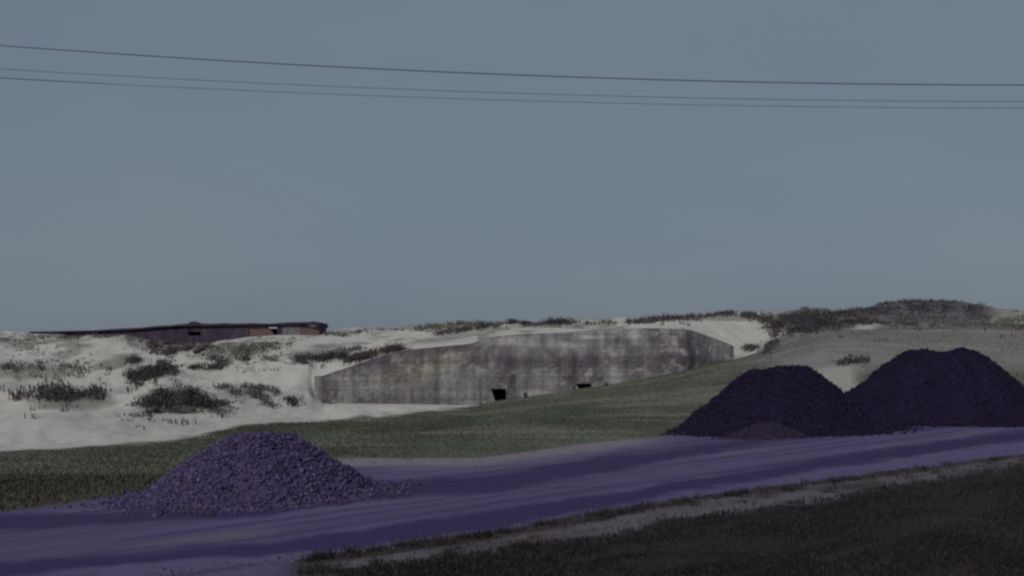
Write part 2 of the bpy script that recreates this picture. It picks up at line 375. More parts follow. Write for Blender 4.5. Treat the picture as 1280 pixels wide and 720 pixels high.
# ------------------------------------------------------------------ the large bunker
def grid_faces(R, C, skip=None):
    f = []
    for i in range(R-1):
        for j in range(C-1):
            if skip and skip(i, j): continue
            f.append((i*C+j, i*C+j+1, (i+1)*C+j+1, (i+1)*C+j))
    return f
BY = 88.0
uX = lambda u: (u-CX)/F*BY
pz = lambda py: py2z(py, BY)
C_CONC = np.array([.172, .163, .172])
def conc_colour(x, z, u, py):
    n = fbm(x*.5, z*.25, 201, 5); s = fbm(x*1.3, z*.12, 205, 4); h = fbm(x*.08, z*2.2, 209, 3)
    c = C_CONC*(.42+.62*n+.5*h)[:, None]
    wg = 1-sstep(570, 612, u)
    c = mixc(c, c*np.array([1.12, 1.16, 1.10]), wg)
    c = mixc(c, np.array([.205, .203, .205]), wg*np.exp(-((py-484)/13)**2)*sstep(.3, .6, fbm(x*.35, z*.9, 203, 4))*.85)
    c = mixc(c, np.array([.225, .215, .210]), sstep(.50, .64, fbm(x*.9, z*.5, 207, 4))*.5)
    c = mixc(c, np.array([.100, .090, .106]), sstep(.46, .6, s)*.75)                 # rain streaks
    c = mixc(c, np.array([.175, .170, .130]), sstep(.52, .7, fbm(x*.25, z*.3, 211, 3))*(u < 620)*.6)
    dk = lambda a, b, hw, hh: np.exp(-((u-a)/hw)**2-((py-b)/hh)**2)
    stain_band = 0  # stains, and a tall dark band along the right corner
    for (a, b, hw, hh, k) in [(570, 437, 32, 7, .9), (590, 450, 12, 16, .7), (450, 455, 50, 6, .7), (520, 443, 30, 7, .6), (640, 453, 45, 10, .7), (700, 458, 22, 10, .7),
                              (735, 454, 30, 14, .85), (770, 452, 30, 9, .5), (800, 450, 12, 20, .6), (835, 445, 12, 22, .5), (853, 440, 9, 40, .9), (560, 500, 40, 4, .5),
                              (410, 500, 12, 4, .8), (410, 480, 14, 20, .3), (466, 501, 8, 3, .6), (660, 440, 40, 5, .4), (600, 495, 16, 12, .3)]:
        stain_band = np.maximum(stain_band, k*dk(a, b, hw, hh))
    c = mixc(c, np.array([.070, .060, .080]), np.clip(stain_band*(.25+1.5*fbm(x*.9, z*.7, 217, 4)), 0, 1))
    jt = np.zeros_like(x)
    for jz in (1.15, 2.3, 3.35, 4.5): jt = np.maximum(jt, np.exp(-((z-jz-.08*(vn(x*.7, z*0, 231)-.5))/.07)**2)*sstep(.35, .6, vn(x*.35, z*0+jz, 233)))
    c = mixc(c, np.array([.085, .074, .086]), jt*.55)
    sp = sstep(.66, .72, fbm(x*1.5, z*1.8, 235, 3))
    c = mixc(c, np.array([.285, .275, .262]), sp*.6)
    sd = sstep(.67, .74, fbm(x*1.2+50, z*1.0, 237, 4))
    c = mixc(c, np.array([.062, .053, .066]), sd*.7)
    pale = 0
    for (a, b, hw, hh, k) in [(640, 426, 30, 5, .8), (735, 421, 24, 3, 1), (700, 430, 50, 6, .5), (770, 475, 12, 14, .95), (745, 485, 6, 5, 1), (675, 492, 20, 5, .7), (690, 475, 8, 12, .5),
                              (790, 488, 30, 5, .6), (815, 475, 14, 8, .4), (440, 473, 30, 3, .5), (470, 485, 40, 4, .35), (600, 464, 12, 3, .6), (545, 468, 30, 8, .3), (615, 455, 4, 6, .6), (785, 418, 10, 18, .5), (720, 413, 60, 3, .6), (760, 437, 25, 4, .4), (600, 425, 14, 4, .5)]:
        pale = np.maximum(pale, k*dk(a, b, hw, hh))
    c = mixc(c, np.array([.310, .302, .290]), np.clip(pale*(.2+1.3*fbm(x*1.1, z*1.3, 215, 3)), 0, 1))
    return c
bunk = empty('concrete_bunker', (uX(640), BY, 0))
tag(bunk, 'long stained grey concrete bunker with two dark doorways half buried in sand', 'bunker')

def relief(x, z, amp=1.0):
    lift = np.floor(z/.55)
    return amp*((fbm(x*.8, z*.8, 221, 4)-.5)*.10 + (_h(lift, lift*0+3, 5)-.5)*.05)
# main front wall: vertical below, battered back above
doors = [(613.5, 632.5, 486.0), (719.5, 739.5, 479.5)]
xs = sorted(set(np.round(np.arange(uX(597), uX(860), .16), 4).tolist() + [uX(860)] + [uX(v) for dd in doors for v in dd[:2]]))
xs = [x for i, x in enumerate(xs) if not any(abs(x-uX(v)) < .07 and abs(x-uX(v)) > 1e-6 for dd in doors for v in dd[:2])]
xs = np.array(xs); us = xs/BY*F+CX
knee = 3.85
top = np.array([py2z(roof_top(u), BY+1.1) for u in us])
T = np.concatenate([np.linspace(0, 1, 34), 1+np.linspace(0, 1, 14)[1:]])
Vv = []; Uu = []; Pp = []
doorz = [pz(dd[2]) for dd in doors]
for t in T:
    for x, u, tp in zip(xs, us, top):
        z0 = -1.0
        z = z0+(knee-z0)*t if t <= 1 else knee+(tp-knee)*(t-1)
        if t <= 1:
            for dd, dz in zip(doors, doorz):      # a row of vertices follows the door heads
                pass
        y = BY + (0 if t <= 1 else 1.1*(t-1))
        Vv.append((x, y, z)); Uu.append(u); Pp.append(HY-(z-EYE)*F/BY)
Vv = np.array(Vv); Uu = np.array(Uu); Pp = np.array(Pp)
Cn = len(xs); Rn = len(T)
# snap one row to each door head
for dd, dz in zip(doors, doorz):
    r = int(np.argmin(np.abs(Vv[::Cn, 2][:34]-dz)))
    cols = [j for j in range(Cn) if dd[0]-1e-3 <= us[j] <= dd[1]+1e-3]
    for j in cols: Vv[r*Cn+j, 2] = dz
    dd_rows = r
    doors[doors.index(dd)] = (*dd, r, cols[0], cols[-1])
colr = conc_colour(Vv[:, 0], Vv[:, 2], Uu, Pp)
dsp = relief(Vv[:, 0], Vv[:, 2])
edge_keep = np.zeros(len(Vv), bool)
for dd in doors:
    for i in range(dd[3]+1):
        for j in (dd[4], dd[5]): edge_keep[i*Cn+j] = True
    for j in range(dd[4], dd[5]+1): edge_keep[dd[3]*Cn+j] = True
Vv[:, 1] += np.where(edge_keep, 0, dsp)
def skip(i, j):
    return any(i < dd[3] and dd[4] <= j < dd[5] for dd in doors)
mesh_obj('front_wall', Vv, grid_faces(Rn, Cn, skip), M_CONC, bunk, smooth=False, col=colr)
M_CPLAIN = mat_new('plain_concrete', color=tuple(C_CONC), noise=[(1.2, 6, .75, 1.25, (1, 1, .5))], bump=(5, .5, .05))
for dd in doors:                                   # passages behind the doorways
    x0, x1, zt = uX(dd[0]), uX(dd[1]), pz(dd[2]); yb = BY+3.2
    dw = mesh_obj('doorway', [(x0, BY, -1), (x0, BY, zt), (x1, BY, zt), (x1, BY, -1), (x0, yb, -1), (x0, yb, zt), (x1, yb, zt), (x1, yb, -1)],
             [(0, 1, 5, 4), (1, 2, 6, 5), (2, 3, 7, 6), (4, 5, 6, 7)], M_DARKCONC, bunk)
    xb = uX(dd[0]+6.5); zb = pz(dd[2]+18) if dd is doors[0] else pz(dd[2]+10)
    a, b = BY+.02, BY+1.2
    mesh_obj('sloping_jamb', [(x0+.002, a, zt-.005), (xb, a, zb), (xb, a, -1), (x0+.002, a, -1), (x0+.002, b, zt-.005), (xb, b, zb), (xb, b, -1), (x0+.002, b, -1)],
             [(0, 3, 2, 1), (0, 1, 5, 4), (1, 2, 6, 5), (4, 5, 6, 7), (0, 4, 7, 3)], M_CPLAIN, dw)
# roof slab behind the battered face
nx = 60; xr = np.linspace(uX(597), uX(860), nx); ny = 12
Vr = []
for j in range(ny):
    for x in xr:
        u = x/BY*F+CX; z = py2z(roof_top(u), BY+1.1) + .02
        Vr.append((x, BY+1.1+.02+j*1.0, z+.02*math.sin(x*1.3+j)))
Fr = grid_faces(ny, nx)
n0 = len(Vr)
for x, k in ((xr[0], 0), (xr[-1], nx-1)):
    for j in range(ny): Vr.append((x, BY+1.12+j, -1))
for s in range(2):
    for j in range(ny-1):
        a = j*nx+(0 if s == 0 else nx-1); b = a+nx; c = n0+s*ny+j
        Fr.append((a, b, c+1, c))
mesh_obj('roof_slab', Vr, Fr, M_CPLAIN, bunk)
# left wing wall with a sloping top and an angled end
xw = np.arange(uX(403), uX(597.5), .16); xw = np.append(xw, uX(597.5)); uw = xw/BY*F+CX
lft = [(uX(393)*89.2/BY, 89.2), (uX(396.3)*88.8/BY, 88.8), (uX(399.6)*88.4/BY, 88.4)]
cols = [(x, y, x/y*F+CX) for x, y in lft] + [(x, BY, u) for x, u in zip(xw, uw)]
tt = np.linspace(0, 1, 36); Vw = []; Uw = []
for t in tt:
    for (x, y, u) in cols:
        z = -1+(py2z(float(wing_top(u)), y)+1)*t
        Vw.append((x, y, z)); Uw.append(u)
Vw = np.array(Vw); Uw = np.array(Uw); Pw = HY-(Vw[:, 2]-EYE)*F/Vw[:, 1]
cw = conc_colour(Vw[:, 0], Vw[:, 2], Uw, Pw)
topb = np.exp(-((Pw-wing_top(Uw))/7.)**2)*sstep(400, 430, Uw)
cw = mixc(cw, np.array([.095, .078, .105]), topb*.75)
wtop = np.array([py2z(float(wing_top(u)), BY) for u in Uw])
Vw[:, 1] += relief(Vw[:, 0], Vw[:, 2])+1.08*sstep(565, 597, Uw)*np.clip((Vw[:, 2]-knee)/np.maximum(wtop-knee, .3), 0, 1)
Cw = len(cols); Fw = grid_faces(len(tt), Cw)
n0 = len(Vw); R0 = (len(tt)-1)*Cw
back = np.array([(cols[j][0], 90.6, Vw[R0+j, 2]-.02) for j in range(Cw)])
Vw = np.vstack([Vw, back]); cw = np.vstack([cw, cw[R0:R0+Cw]])
for j in range(Cw-1): Fw.append((R0+j, R0+j+1, n0+j+1, n0+j))
Vw = np.vstack([Vw, [(cols[0][0], 90.6, -1), (cols[-1][0], 90.6, -1)]]); cw = np.vstack([cw, cw[:2]])
Fw += [tuple([0] + [i*Cw for i in range(1, len(tt))] + [n0, n0+Cw]), tuple([(i+1)*Cw-1 for i in range(len(tt))] + [n0+Cw-1, n0+Cw+1])]
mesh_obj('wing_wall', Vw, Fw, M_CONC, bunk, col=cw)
# right end wall, turned away, with a falling top
xa = uX(860); ya = BY
pts = []
for s in np.linspace(0, 1, 36):
    u = 860+57*s; y = BY+4.6*s
    pts.append((X_of(u, y), y, u, np.interp(u, [860, 866, 906, 914, 917], [411.5, 412, 427.5, 431, 433])))
tt = np.linspace(0, 1, 30); Ve = []; Ue = []
for t in tt:
    for (x, y, u, p) in pts:
        z = -1+(py2z(p, y)+1)*t; Ve.append((x, y, z)); Ue.append(u)
Ve = np.array(Ve); Ue = np.array(Ue); Pe = HY-(Ve[:, 2]-EYE)*F/Ve[:, 1]
ce = conc_colour(Ve[:, 0], Ve[:, 2], Ue, Pe)
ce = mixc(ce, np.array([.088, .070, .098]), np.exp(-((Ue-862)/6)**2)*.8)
ce = ce*(1+.3*sstep(866, 880, Ue))[:, None]  # extra light on this turned-away wall is put into its colour
lean = np.clip((Ve[:, 2]-knee)/(py2z(411, BY+1.1)-knee), 0, 1)*1.1*np.clip(1-(Ue-860)/57, 0, 1)
Ve[:, 1] += lean
nrm = np.array([.70, -.7]); Ve[:, :2] -= relief(Ve[:, 0], Ve[:, 2], .8)[:, None]*nrm*(Ue > 861)[:, None]
Ce = len(pts); Fe = grid_faces(len(tt), Ce); R0 = (len(tt)-1)*Ce; n0 = len(Ve)
bk = np.array([(pts[j][0]-1.0, pts[j][1]+2.0, Ve[R0+j, 2]-.02) for j in range(Ce)])
Ve = np.vstack([Ve, bk]); ce = np.vstack([ce, ce[R0:R0+Ce]])
for j in range(Ce-1): Fe.append((R0+j, R0+j+1, n0+j+1, n0+j))
Ve = np.vstack([Ve, [(pts[-1][0]-1, pts[-1][1]+2, -1)]]); ce = np.vstack([ce, ce[:1]])
Fe += [tuple([(i+1)*Ce-1 for i in range(len(tt))] + [n0+Ce-1, n0+Ce])]
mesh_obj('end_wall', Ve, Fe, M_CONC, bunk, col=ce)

# ------------------------------------------------------------------ ruined blockhouse on the left crest
def prism(name, poly, y0, y1, mat, parent):
    """poly: list of (x, z) going round, extruded from y0 to y1"""
    n = len(poly)
    V = [(x, y0, z) for x, z in poly] + [(x, y1, z) for x, z in poly]
    Fc = [tuple(range(n)), tuple(range(2*n-1, n-1, -1))] + [(i, i+n, (i+1) % n+n, (i+1) % n) for i in range(n)]
    o = mesh_obj(name, V, Fc, mat, parent)
    bm = bmesh.new(); bm.from_mesh(o.data); bmesh.ops.recalc_face_normals(bm, faces=bm.faces); bm.to_mesh(o.data); bm.free()
    return o
RY = 128.5
rx = lambda u: (u-CX)/F*RY
rz = lambda p: py2z(p, RY)
ruin = empty('ruined_blockhouse', (rx(280), RY, rz(425)))
tag(ruin, 'dark ruined blockhouse with broken red brick sections on the left dune crest', 'ruin')
zb = rz(450)
P = lambda L: [(rx(a), rz(b)) for a, b in L]
# front wall in pieces so that the window is a true opening
prism('concrete_wall', [(rx(40), zb), (rx(235), zb), (rx(235), rz(409)), (rx(150), rz(413.5)), (rx(40), rz(417))], RY, RY+.8, M_DARKCONC, ruin)
prism('concrete_wall', P([(235.1, 450), (250.9, 450), (250.9, 419.3), (235.1, 419.3)]), RY+.01, RY+.8, M_DARKCONC, ruin)
prism('concrete_wall', P([(235.1, 414.6), (250.9, 414.6), (250.9, 408), (235.1, 409)]), RY+.01, RY+.8, M_DARKCONC, ruin)
prism('concrete_wall', [(rx(251), zb), (rx(311), zb), (rx(311), rz(407)), (rx(251), rz(408))], RY, RY+.8, M_DARKCONC, ruin)
prism('brick_wall', P([(311.2, 445), (343, 445), (341, 416), (337, 412), (334, 409), (331, 407.2), (311.2, 407)]), RY+.12, RY+.6, M_BRICK, ruin)
prism('pillar', P([(346.5, 440), (352.5, 440), (352.5, 406.2), (346.5, 406.4)]), RY-.05, RY+.9, M_DARKCONC, ruin)
prism('concrete_wall', P([(352.6, 440), (374.8, 440), (374.8, 406), (352.6, 406.2)]), RY+.05, RY+.8, mat_new('grey_concrete', color=(.13, .115, .14), noise=[(1.5, 5, .7, 1.3, (1, 1, .5))], bump=(4, .5, .05)), ruin)
prism('brick_wall', P([(374.9, 440), (399.3, 440), (398.6, 417), (397.4, 409), (374.9, 406)]), RY+.12, RY+.7, M_BRICK, ruin)
prism('roof_slab', P([(38, 416.6), (150, 413.4), (226, 407.8), (300, 406.8), (345, 406.0), (345.2, 404.4), (330, 404.6), (318, 403.9), (306, 404.2), (298, 404.6), (282, 404.0), (262, 404.7), (250, 404.1), (229, 404.9), (214, 406.6), (196, 407.4), (178, 409.6), (150, 410.8), (118, 413.0), (38, 414.6)]), RY-.35, RY+7, M_DARKCONC, ruin)
prism('roof_slab', P([(345.5, 406.0), (374, 405.2), (386, 405.4), (396, 408.6), (399.4, 408.8), (399.0, 402.8), (392, 401.8), (384, 402.6), (362, 403.0), (345.5, 404.0)]), RY-.35, RY+6, M_DARKCONC, ruin)
prism('back_wall', P([(36, 450), (332, 450), (332, 409), (36, 418)]), RY+6.0, RY+6.6, M_DARKCONC, ruin)
prism('side_wall', P([(394, 440), (398.4, 440), (397.2, 408.2), (394, 408)]), RY+.72, RY+5.8, M_BRICK, ruin)
rng = random.Random(5)
def lump(name, c, r, mat, parent=None, seed=0, sq=(1, 1, .7), sub=2):
    bm = bmesh.new(); bmesh.ops.create_icosphere(bm, subdivisions=sub, radius=1)
    rr = np.random.default_rng(seed); ph = rr.uniform(0, 6, 6)
    V = []
    for v in bm.verts:
        p = v.co; k = 1+.22*math.sin(p.x*2.3+ph[0])*math.sin(p.y*2.1+ph[1])+.15*math.sin(p.z*4+ph[2]+p.x*3)+.1*rr.uniform(-1, 1)
        V.append((c[0]+p.x*k*r*sq[0], c[1]+p.y*k*r*sq[1], c[2]+p.z*k*r*sq[2]))
    Fc = [tuple(v.index for v in f.verts) for f in bm.faces]; bm.free()
    return mesh_obj(name, V, Fc, mat, parent)
lump('rubble_hump', (rx(238), RY+1.2, rz(406)), .75, M_DARKCONC, ruin, 3, (1.15, 1, .5))  # rubble hump on the roof
for i in range(15):                                  # broken concrete fallen in front of the wall
    u = rng.uniform(188, 262); p = rng.uniform(424, 443)
    x, y, z = hit(u, p)
    if y > RY-.5: y = RY-.6; 
    o = lump('rubble_block', (x, y, z+.1), rng.uniform(.25, .6), rng.choice([M_DARKCONC, M_CPLAIN]), None, 10+i, (1.2, 1, .7), 1)
    tag(o, 'broken concrete lump fallen on the sand below the ruin with the window slit', 'rubble', 'concrete lumps below the ruin')

# ------------------------------------------------------------------ heaps of stone
ICO = bmesh.new(); bmesh.ops.create_icosphere(ICO, subdivisions=1, radius=1)
ICO_V = np.array([v.co[:] for v in ICO.verts]); ICO_F = np.array([[v.index for v in f.verts] for f in ICO.faces])
SMALL = bmesh.new(); bmesh.ops.create_cone(SMALL, cap_ends=True, segments=4, radius1=1, radius2=.55, depth=1.1)
bmesh.ops.triangulate(SMALL, faces=SMALL.faces)
SM_V = np.array([v.co[:] for v in SMALL.verts]); SM_F = np.array([[v.index for v in f.verts] for f in SMALL.faces])
def stones(name, pos, size, mat, colour, parent=None, seed=1, base=(SM_V, SM_F), var=.5, grey=0.0):
    r = np.random.default_rng(seed); n = len(pos); BV, BF = base
    q = r.normal(size=(n, 4)); q /= np.linalg.norm(q, axis=1)[:, None]
    w, x, y, z = q.T
    R = np.stack([1-2*(y*y+z*z), 2*(x*y-z*w), 2*(x*z+y*w), 2*(x*y+z*w), 1-2*(x*x+z*z), 2*(y*z-x*w), 2*(x*z-y*w), 2*(y*z+x*w), 1-2*(x*x+y*y)], -1).reshape(n, 3, 3)
    s = size[:, None]*r.uniform(.6, 1.25, (n, 3))
    L = BV[None]*s[:, None, :]*(1+r.uniform(-.18, .18, (n, len(BV), 1)))
    V = np.einsum('nij,nkj->nki', R, L)+pos[:, None, :]
    Fc = (BF[None]+(np.arange(n)*len(BV))[:, None, None]).reshape(-1, 3)
    k = r.uniform(1-var, 1+var, (n, 1))*r.uniform(.92, 1.08, (n, 3))
    g = r.uniform(size=(n, 1))**2*grey; cl = np.asarray(colour)[None]*(1-g)+np.array([[.088, .078, .105]])*g
    c = np.repeat(cl*k, len(BV), axis=0)
    o = mesh_obj(name, V.reshape(-1, 3), Fc, mat, parent, col=c); o['kind'] = 'stuff'
    return o
def heap(name, label, cx, cy, ra, rb, ang, hgt, flat, colour, n_st, s_lo, s_hi, seed, group, lobes=(), sharp=12, grey=0.0):
    root = empty(name, (cx, cy, 0)); tag(root, label, 'stone heap', group)
    ca, sa = math.cos(ang), math.sin(ang)
    def hz(a, b):                                      # a, b in heap axes
        r = np.sqrt((a/ra)**2+(b/rb)**2); th = np.arctan2(b/rb, a/ra)
        r = r*(1+.10*(fbm(np.cos(th)*1.6+5, np.sin(th)*1.6+5, seed, 3)-.5)*2)
        core = np.clip((1-r)/(1-flat), 0, None)
        z = hgt*np.minimum(1, 1-np.exp(-core*1.0)*0-(1-np.minimum(core, 1)))
        z = hgt*(1-np.log1p(np.exp(sharp*(1-core)))/sharp)
        z = np.maximum(z, hgt*.20*np.clip(1.4-r, 0, None)**1.8)
        for (la, lb, lr, lh) in lobes: z = np.maximum(z, z+lh*np.exp(-((a-la)**2+(b-lb)**2)/lr**2)*(core > 0))
        z = z + (fbm(a*.7+9, b*.7, seed+5, 4)-.5)*.22*hgt*sstep(0, .3, core) + (fbm(a*2.4+9, b*2.4, seed+8, 3)-.5)*.10*sstep(0, .2, core)
        return np.where(r > 1.42, -.1, z-.03)
    A, Bm = np.meshgrid(np.linspace(-1.45*ra, 1.45*ra, 110), np.linspace(-1.45*rb, 1.45*rb, 90))
    Zz = hz(A, Bm)
    V = np.stack([cx+A*ca-Bm*sa, cy+A*sa+Bm*ca, Zz], -1).reshape(-1, 3)
    idx = np.arange(A.size).reshape(A.shape)
    q = np.stack([idx[:-1, :-1], idx[:-1, 1:], idx[1:, 1:], idx[1:, :-1]], -1).reshape(-1, 4)
    c = np.asarray(colour)[None]*(.7+.5*fbm(V[:, 0]*1.5, V[:, 1]*1.5, seed+11, 4))[:, None]
    mesh_obj('mound', V, q, M_STONE, root, smooth=True, col=c)
    r = np.random.default_rng(seed)
    a = r.uniform(-1.5, 1.5, n_st*3)*ra; b = r.uniform(-1.5, 1.5, n_st*3)*rb
    rad = np.sqrt((a/ra)**2+(b/rb)**2)
    keep = (rad < 1.0) | ((rad < 1.5) & (r.uniform(size=len(a)) < .6*np.clip((1.5-rad)/.5, 0, 1)**2)); a, b = a[keep][:n_st], b[keep][:n_st]
    z = np.maximum(hz(a, b), .0)
    size = s_lo*(s_hi/s_lo)**(r.uniform(size=len(a))**2.2)
    pos = np.stack([cx+a*ca-b*sa, cy+a*sa+b*ca, z+size*.25], -1)
    stones('loose_stones', pos, size, M_STONE, colour, root, seed+3, grey=grey)
    return root
C_H1 = np.array([.060, .046, .112]); C_H2 = np.array([.0145, .0105, .028])
heap('stone_heap', 'flat topped heap of coarse purple crushed stone at the roadside on the left', -6.62, 29.2, 3.3, 2.55, math.radians(47), 1.60, .24, C_H1, 15000, .020, .085, 400, 'stone heaps beside the road', sharp=13, grey=.55)
heap('stone_heap', 'broad dark heap of fine chippings, the left one of two on the right', 13.5, 56.5, 5.9, 4.4, math.radians(30), 2.95, .30, C_H2, 12000, .03, .10, 420, 'stone heaps beside the road', lobes=[(-2.2, .5, 1.6, -.35), (1.6, -1.2, 1.8, .25)], sharp=18, grey=.12)
heap('stone_heap', 'tallest dark heap of chippings at the right edge of the photograph', X_of(1176, 66), 66, 7.3, 6.0, math.radians(12), 4.0, .30, C_H2, 12000, .03, .10, 440, 'stone heaps beside the road', lobes=[(-3.2, -2, 1.6, .25)], sharp=18, grey=.12)
heap('stone_heap', 'low spill of brownish chippings at the foot of the broad dark heap', X_of(958, 51.0), 51.0, 2.5, 1.3, math.radians(35), .62, .2, np.array([.030, .022, .044]), 2500, .025, .06, 460, 'stone heaps beside the road', grey=.3)
# loose stones scattered on the road shoulders
n = 2000
uu = RNG.uniform(-60, 1340, n); k = RNG.uniform(size=n)
pp = np.where(k < .5, far_edge(uu)+RNG.exponential(7, n), near_edge(uu)-RNG.exponential(4, n)+6)
dd_ = EYE*F/(pp-HY); xx = X_of(uu, dd_)
sz = .012+.03*RNG.uniform(size=n)**3
tag(stones('loose_gravel', np.stack([xx, dd_, height(uu, dd_)+sz*.2], -1), sz, M_STONE, np.array([.085, .075, .11]), None, 77), 'scattered pale gravel along both edges of the road', 'gravel')

# ------------------------------------------------------------------ grass and dune plants
def blades(name, x, y, z, h, w, colours, lean=.5, seed=0, parent=None, mat=None):
    r = np.random.default_rng(seed); n = len(x)
    a = r.uniform(0, 2*math.pi, n); l = r.uniform(.1, 1, n)*lean*h; b = r.uniform(0, 2*math.pi, n)
    wx, wy = np.cos(a)*w/2, np.sin(a)*w/2; lx, ly = np.cos(b)*l, np.sin(b)*l
    P0 = np.stack([x-wx, y-wy, z-.03], -1); P1 = np.stack([x+wx, y+wy, z-.03], -1)
    M0 = np.stack([x-wx*.8+lx*.35, y-wy*.8+ly*.35, z+h*.6], -1); M1 = np.stack([x+wx*.8+lx*.35, y+wy*.8+ly*.35, z+h*.6], -1)
    T_ = np.stack([x+lx, y+ly, z+h], -1)
    V = np.stack([P0, P1, M1, M0, T_], 1).reshape(-1, 3)
    i = np.arange(n)*5
    Fc = np.concatenate([np.stack([i, i+1, i+2], -1), np.stack([i, i+2, i+3], -1), np.stack([i+3, i+2, i+4], -1)])
    return mesh_obj(name, V, Fc, mat or M_BLADE, parent, col=np.repeat(colours, 5, axis=0))
def tint(base, n, r, v=.3): return np.asarray(base)[None]*r.uniform(1-v, 1+v, (n, 1))*r.uniform(.94, 1.06, (n, 3))

# verge: short rough turf
r = np.random.default_rng(11); n = 205000
u = r.uniform(-300, 1600, n); p = r.uniform(545, 760, n)
keep = (p > strip_pale(u)-2+(fbm(u*.02, p*.05, 501, 3)-.5)*14) & (u > 400+(p-712)*2.2)
k2 = (p > near_edge(u)+2) & (p < strip_dark(u)+1) & (u > 375) & (r.uniform(size=n) < .5)
k3 = (p > strip_dark(u)) & (p < strip_pale(u)) & (u > 420) & (r.uniform(size=n) < .10)
keep = keep | k2 | k3
u, p = u[keep], p[keep]; d = EYE*F/(p-HY); x = X_of(u, d)
nn = fbm(x*.5, d*.25, 81, 4)
st_ = fbm((x*.75-d*.66)*1.1, (x*.66+d*.75)*.22, 87, 4)
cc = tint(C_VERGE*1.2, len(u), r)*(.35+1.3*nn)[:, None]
warm = sstep(.5, .68, st_)[:, None]; cc = cc*(1-warm)+cc*warm*np.array([1.6, 1.5, 1.5])
dry = r.uniform(size=len(u)) < .10; cc[dry] = tint((.038, .033, .033), dry.sum(), r)
hh = (.03+.08*r.uniform(size=len(u))**1.5)*(.5+.9*nn)*(1-.55*warm[:, 0])
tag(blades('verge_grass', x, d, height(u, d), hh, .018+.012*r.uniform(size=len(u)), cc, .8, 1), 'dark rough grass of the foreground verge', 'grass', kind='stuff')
r = np.random.default_rng(14); n = 420
u = r.uniform(380, 1560, n); p = np.where(r.uniform(size=n) < .55, strip_pale(u)+r.exponential(14, n)-3, near_edge(u)+3+r.exponential(4, n)); p = np.minimum(p, 745)
d = EYE*F/(p-HY); x = X_of(u, d); m = 26
rad = r.uniform(.05, .16, n)
tx = (x[:, None]+r.normal(size=(n, m))*rad[:, None]).ravel(); ty = (d[:, None]+r.normal(size=(n, m))*rad[:, None]).ravel()
th = (r.uniform(.07, .2, n)[:, None]*r.uniform(.5, 1.1, (n, m))).ravel()
tc_ = np.repeat(tint((.027, .023, .023), n, r, .5), m, axis=0)*r.uniform(.7, 1.3, (n*m, 1))
tag(blades('rough_tufts', tx, ty, np.zeros(n*m), th, np.full(n*m, .014), tc_, .9, 5), 'taller dark weed tufts along the verge edges', 'weeds', kind='stuff')
# bank: short grazed turf
r = np.random.default_rng(12); n = 205000
u = r.uniform(-320, 1580, n); t = r.uniform(size=n)**.75
d0 = EYE*F/(far_edge(u)-HY); d1 = bank_d(u)
d = d0+(d1-d0)*t+ (fbm(u*.03, t*3, 511, 3)-.5)*1.2
x = X_of(u, d); z = height(u, d); py = py_of(z, d)
cb = col_bank(u, d, z, x)
lum = cb.sum(1)/3
keep = (r.uniform(size=n) < np.where(lum > .16, .12, .9))
u, d, x, z, cb = u[keep], d[keep], x[keep], z[keep], cb[keep]
cc = cb*r.uniform(.75, 1.35, (len(u), 1))
tag(blades('bank_grass', x, d, z, .04+.07*r.uniform(size=len(u)), .03+.02*r.uniform(size=len(u)), cc, .8, 2), 'short olive grass covering the bank in front of the bunker', 'grass', kind='stuff')

